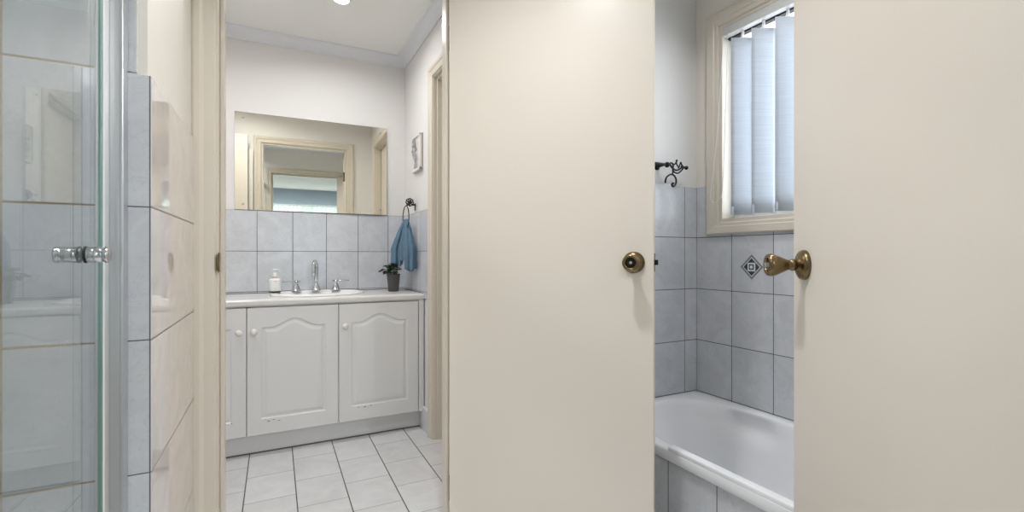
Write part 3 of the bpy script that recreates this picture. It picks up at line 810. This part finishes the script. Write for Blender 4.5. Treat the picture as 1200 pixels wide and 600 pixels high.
rs += [inner(0.293, .752, 3.6, BZ), inner(0.287, .745, 3.6, BZ-.002), inner(0.281, .738, 3.6, BZ-.008), inner(0.277, .732, 3.5, BZ-.020, rec=.014), inner(0.273, .722, 3.4, BZ-.05, rec=.026),
       inner(0.269, .712, 3.3, BZ-.078, rec=.030), inner(0.265, .706, 3.3, BZ-.088, rec=.0), inner(0.257, .68, 3.2, BZ-.15), inner(0.243, .64, 3.0, BZ-.24), inner(0.227, .60, 2.8, BZ-.31), inner(0.200, .55, 2.6, BZ-.345), inner(0.135, .45, 2.4, BZ-.358), inner(0.045, .2, 2, BZ-.36)]
MBb = MB(); MBb.rings(rs, cap0=False)
MBb.build('tub', 'acrylic', bt)
b = MB().box((BX0+.001, BY0+.02, BZ-.006), (BX0+.032, 1.192, BZ+.012), .006); b.build('raised_rim_strip', 'acrylic', bt)  # raised white strip along the front rim
b = MB().box((BX0+.018, BY0, 0), (BX0+.03, BY1, BZ-.036)); b.build('tiled_apron', 't_apron', bt)

# ------------------------------------------------------------------ window 1
wn = thing('window_1', (XW, 1.06, WZ0), 'bathroom window with a moulded cream casing above the bath', 'window', kind='structure')
b = MB()
def ringbox(b, y0, y1, z0, z1, w, xa, xb):
    b.box((xa, y0, z0), (xb, y0+w, z1)); b.box((xa, y1-w, z0), (xb, y1, z1)); b.box((xa, y0+w, z0), (xb, y1-w, z0+w)); b.box((xa, y0+w, z1-w), (xb, y1-w, z1))
rs = []
for ya, za in ((-1, -1), (1, -1), (1, 1), (-1, 1), (-1, -1)):
    ring_ = []
    for d, h in [(-.002, 0), (-.002, .010), (.004, .013), (.018, .013), (.022, .0165), (.056, .018), (.062, .015), (.062, 0)]:
        ring_.append((XW+.006-h*1.15, WY0-d if ya < 0 else WY1+d, WZ0-d*.86 if za < 0 else WZ1+d))
    rs.append(ring_)
b.rings(rs, cap0=False, cap1=False, smooth=False)
b.build('casing', 'trim', wn, weld=True)
b = MB(); ringbox(b, WY0, WY1, WZ0, WZ1, .018, XW+.0, XW+.10); b.build('reveal_lining', 'trim', wn, bevel=.002)
b = MB(); ringbox(b, WY0+.018, WY1-.018, WZ0+.018, WZ1-.018, .030, XW+.082, XW+.115); b.box((XW+.084, 1.03, WZ0+.04), (XW+.113, 1.07, WZ1-.04)); b.build('sash', 'soap', wn, bevel=.002)
MB().box((XW+.096, WY0+.04, WZ0+.04), (XW+.100, WY1-.04, WZ1-.04)).build('pane', 'pane', wn)

# vertical blind
vb = thing('vertical_blind', (XW+.03, 1.06, WZ1-.02), 'white fabric vertical blind hanging inside the bathroom window', 'blind')
b = MB().box((XW-.006, WY0+.025, WZ1-.060), (XW+.034, WY1-.021, WZ1-.022), .003)
b.build('head_rail', 'rail', vb)
b = MB().box((XW+.034, WY0+.025, WZ1-.066), (XW+.060, WY1-.021, WZ1-.020)); b.build('rail_back', 'rubber', vb)
slat_dir = Vector((.89, -.455, 0))
for k in range(9):
    yl = 1.443 - .1015*k - (.006 if k == 2 else 0)
    p0 = Vector((XW-.020, yl, 0)); p1 = p0 + slat_dir*.105
    if p1.y < WY0+.02: break
    zt_, zb_ = WZ1-.092, WZ0+.030
    b = MB(); nn = slat_dir.cross(Vector((0, 0, 1))).normalized()
    rs = []
    for z in [zt_ - (zt_-zb_)*j/10 for j in range(11)]:
        r_ = [];
        for i in range(7):
            t = i/6; bow = .004*math.sin(PI*t)
            p = p0 + (p1-p0)*t + nn*bow; r_.append((p.x, p.y, z))
        rs.append(r_)
    b.rings(rs, closed=False, cap0=False, cap1=False)
    s_ = b.build('slat', 'slat', vb, solid=.0012, fixn=False)
    mid = (p0+p1)/2
    MB().box((mid.x-.006, mid.y-.004, zt_-.004), (mid.x+.006, mid.y+.004, WZ1-.060), .001).build('hanger', 'soap', s_)
    b = MB(); q = p0 + slat_dir*.006 - nn*.003
    a = [p0 + slat_dir*.002, p1 - slat_dir*.002]
    b.prism([a[0]-nn*.002+Vector((0,0,zb_+.002)), a[1]-nn*.002+Vector((0,0,zb_+.002)), a[1]+nn*.002+Vector((0,0,zb_+.002)), a[0]+nn*.002+Vector((0,0,zb_+.002))], (0, 0, .036))
    b.build('bottom_weight', 'slat', s_)
b = MB()
c0 = Vector((XW-.010, 1.492, WZ1-.06))
pts = [c0, c0+Vector((-.012, .004, -.2)), c0+Vector((-.022, .022, -.5)), c0+Vector((-.030, .045, -.72)), c0+Vector((-.034, .038, -.755)), c0+Vector((-.034, .018, -.768)), c0+Vector((-.03, -.006, -.75)), c0+Vector((-.024, -.016, -.70)), c0+Vector((-.012, -.022, -.35)), c0+Vector((-.002, -.026, 0))]
def smooth_pts(P, m=8):
    out = []
    for i in range(len(P)-1):
        p0 = P[max(i-1, 0)]; p1 = P[i]; p2 = P[i+1]; p3 = P[min(i+2, len(P)-1)]
        for k in range(m):
            t = k/m
            out.append(.5*((2*p1)+(-p0+p2)*t+(2*p0-5*p1+4*p2-p3)*t*t+(-p0+3*p1-3*p2+p3)*t**3))
    out.append(P[-1]); return out
sp_ = smooth_pts(pts); b.tube(sp_, .0013, 6)
for k in range(44, 66, 2):
    if k < len(sp_): b.ball(sp_[k], .0032, 8)
b.build('control_cord', 'cord', vb)

# iron rail end on the bath end wall
ir = thing('towel_rail', (1.66, YB+.006, 1.49), 'black wrought iron leaf and scroll rail end on the wall above the bath', 'towel rail')
b = MB(); Yr = YB-.045
def P3(px, py):
    """helper for laying out the ornament in metres on its own plane: px, py in millimetres from the rail centre"""
    return Vector((1.645+px/1000, Yr, 1.475+py/1000))
def curve(b, P, r):
    q = smooth_pts([P3(*p) for p in P]); b.tube(q, r, 8)
b.tube([P3(-420, 6), P3(-60, 6), P3(-28, 6)], .0065, 10)
b.lathe([(.018, 0), (.018, .004), (.008, .008), (.006, .048)], (1.60, YB+.006, 1.481), (0, -1, 0), 20)
curve(b, [(-34, 8), (-14, 10), (0, -4), (20, -14), (40, -12), (62, 0), (82, 2)], .0042)
curve(b, [(-30, 2), (-8, 16), (4, 14), (8, 2), (6, -14), (14, -24), (36, -28), (60, -14), (72, 0)], .0038)
curve(b, [(8, 10), (20, 14), (28, 24), (30, 30)], .0038); b.ball(P3(30, 31), .0052, 10)
curve(b, [(28, 22), (34, 8), (48, 2)], .0032)
curve(b, [(56, 26), (50, 12), (40, -4)], .0034); curve(b, [(56, 26), (64, 12), (76, 4)], .0034)
curve(b, [(60, 6), (82, 3)], .0052); b.ball(P3(92, 2), .0095, 16)
b.build('leaf_scroll', 'iron', ir)
b = MB(); curve(b, [(4, 0), (6, -22), (4, -36)], .0036)
curve(b, [(-42, -78), (-36, -56), (-20, -42), (0, -36), (18, -44), (27, -62), (22, -82), (8, -92), (0, -86), (2, -78), (8, -76)], .0042)
b.ball(P3(6, -78), .006, 12); b.build('hook_scroll', 'iron', ir)
b = MB().ball(P3(-30, 6), .013, 16); b.build('finial', 'iron', ir)
MB().lathe([(.018, 0), (.018, .004), (.008, .008), (.006, .048)], (1.24, YB+.006, 1.481), (0, -1, 0), 20).build('mount', 'iron', ir)

# ------------------------------------------------------------------ lights as objects
def downlight(x, y, label):
    t = thing('downlight', (x, y, H), label, 'ceiling light', 'recessed ceiling downlights')
    MB().lathe([(.052, 0), (.052, -.003), (.047, -.006), (.040, -.004), (.038, -.001)], (x, y, H), (0, 0, 1), 36, cap0=False, cap1=False).build('trim_ring', 'lampframe', t)
    MB().lathe([(.038, -.0005), (.038, -.0025), (.02, -.003), (.001, -.003)], (x, y, H), (0, 0, 1), 32).build('lens', 'lamp', t)
downlight(L_VAN[0][0], L_VAN[0][1], 'recessed downlight in the ceiling above the vanity, cut by the top edge of the photo')
downlight(L_VAN[1][0], L_VAN[1][1], 'added fill downlight in the ceiling over the left end of the vanity')
downlight(.72, -2.0, 'bedroom downlight seen in the mirror, nearer the right jamb')
downlight(-.9, -2.4, 'bedroom downlight further from the doorway behind the camera')
downlight(-.62, .52, 'added fill downlight over the shower tray')
downlight(1.40, .95, 'added fill downlight over the bathtub')
oy = thing('ceiling_lamp', (L_BATH[0], L_BATH[1], H), 'round flat ceiling lamp in the bathroom overhead', 'ceiling light')
MB().lathe([(.165, 0), (.165, -.018), (.155, -.026), (.142, -.026)], (L_BATH[0], L_BATH[1], H), (0, 0, 1), 48, cap1=False).build('base_ring', 'lampframe', oy)
MB().lathe([(.146, -.02), (.14, -.034), (.10, -.044), (.04, -.048), (.001, -.049)], (L_BATH[0], L_BATH[1], H), (0, 0, 1), 48).build('diffuser', 'lampframe', oy)

# ------------------------------------------------------------------ bedroom window and curtain, seen in the mirror
wb = thing('window_2', (.4, -4.15, .3), 'bedroom window behind a sheer curtain seen in the mirror', 'window', kind='structure')
b = MB()
def ringy(b, x0, x1, z0, z1, w, ya, yb):
    b.box((x0, ya, z0), (x0+w, yb, z1)); b.box((x1-w, ya, z0), (x1, yb, z1)); b.box((x0+w, ya, z0), (x1-w, yb, z0+w)); b.box((x0+w, ya, z1-w), (x1-w, yb, z1))
ringy(b, -.75, 1.55, .3, 2.13, .04, -4.19, -4.13); b.box((.38, -4.185, .34), (.42, -4.135, 2.09)); b.build('window_frame', 'soap', wb)
MB().box((-.71, -4.165, .34), (1.51, -4.161, 2.09)).build('pane', 'pane', wb)
ct = thing('sheer_curtain', (.4, -4.0, 2.1), 'pale green sheer curtain across the bedroom window seen in the mirror', 'curtain')
b = MB(); rs = []
for z in (2.085, 1.6, 1.0, .05):
    rs.append([(-.85 + 2.5*i/240, -4.0 + .018*math.sin(i*.75) + .006*math.sin(i*.31), z) for i in range(241)])
b.rings(rs, closed=False, cap0=False, cap1=False); b.build('cloth', 'curtain', ct, fixn=False)
MB().tube([(-.92, -4.0, 2.095), (1.72, -4.0, 2.095)], .010, 12).build('rod', 'soap', ct)

# cupboard door leaf standing left of the doorway on the vanity side
cl = thing('door_4', (-.42, Y2+.05, 0), 'cream door folded back against the wall left of the doorway, seen in the mirror', 'door', kind='structure')
MB().box((-.61, Y2+.085, .01), (-.255, Y2+.12, 2.13)).build('door_leaf', 'door', cl, bevel=.002)
MB().box((-.255, Y2+.02, .01), (-.218, Y2+.05, 2.02)).build('shaded_edge_strip', 'plaque', cl, bevel=.002)  # added strip standing in for the shaded edge of the leaf
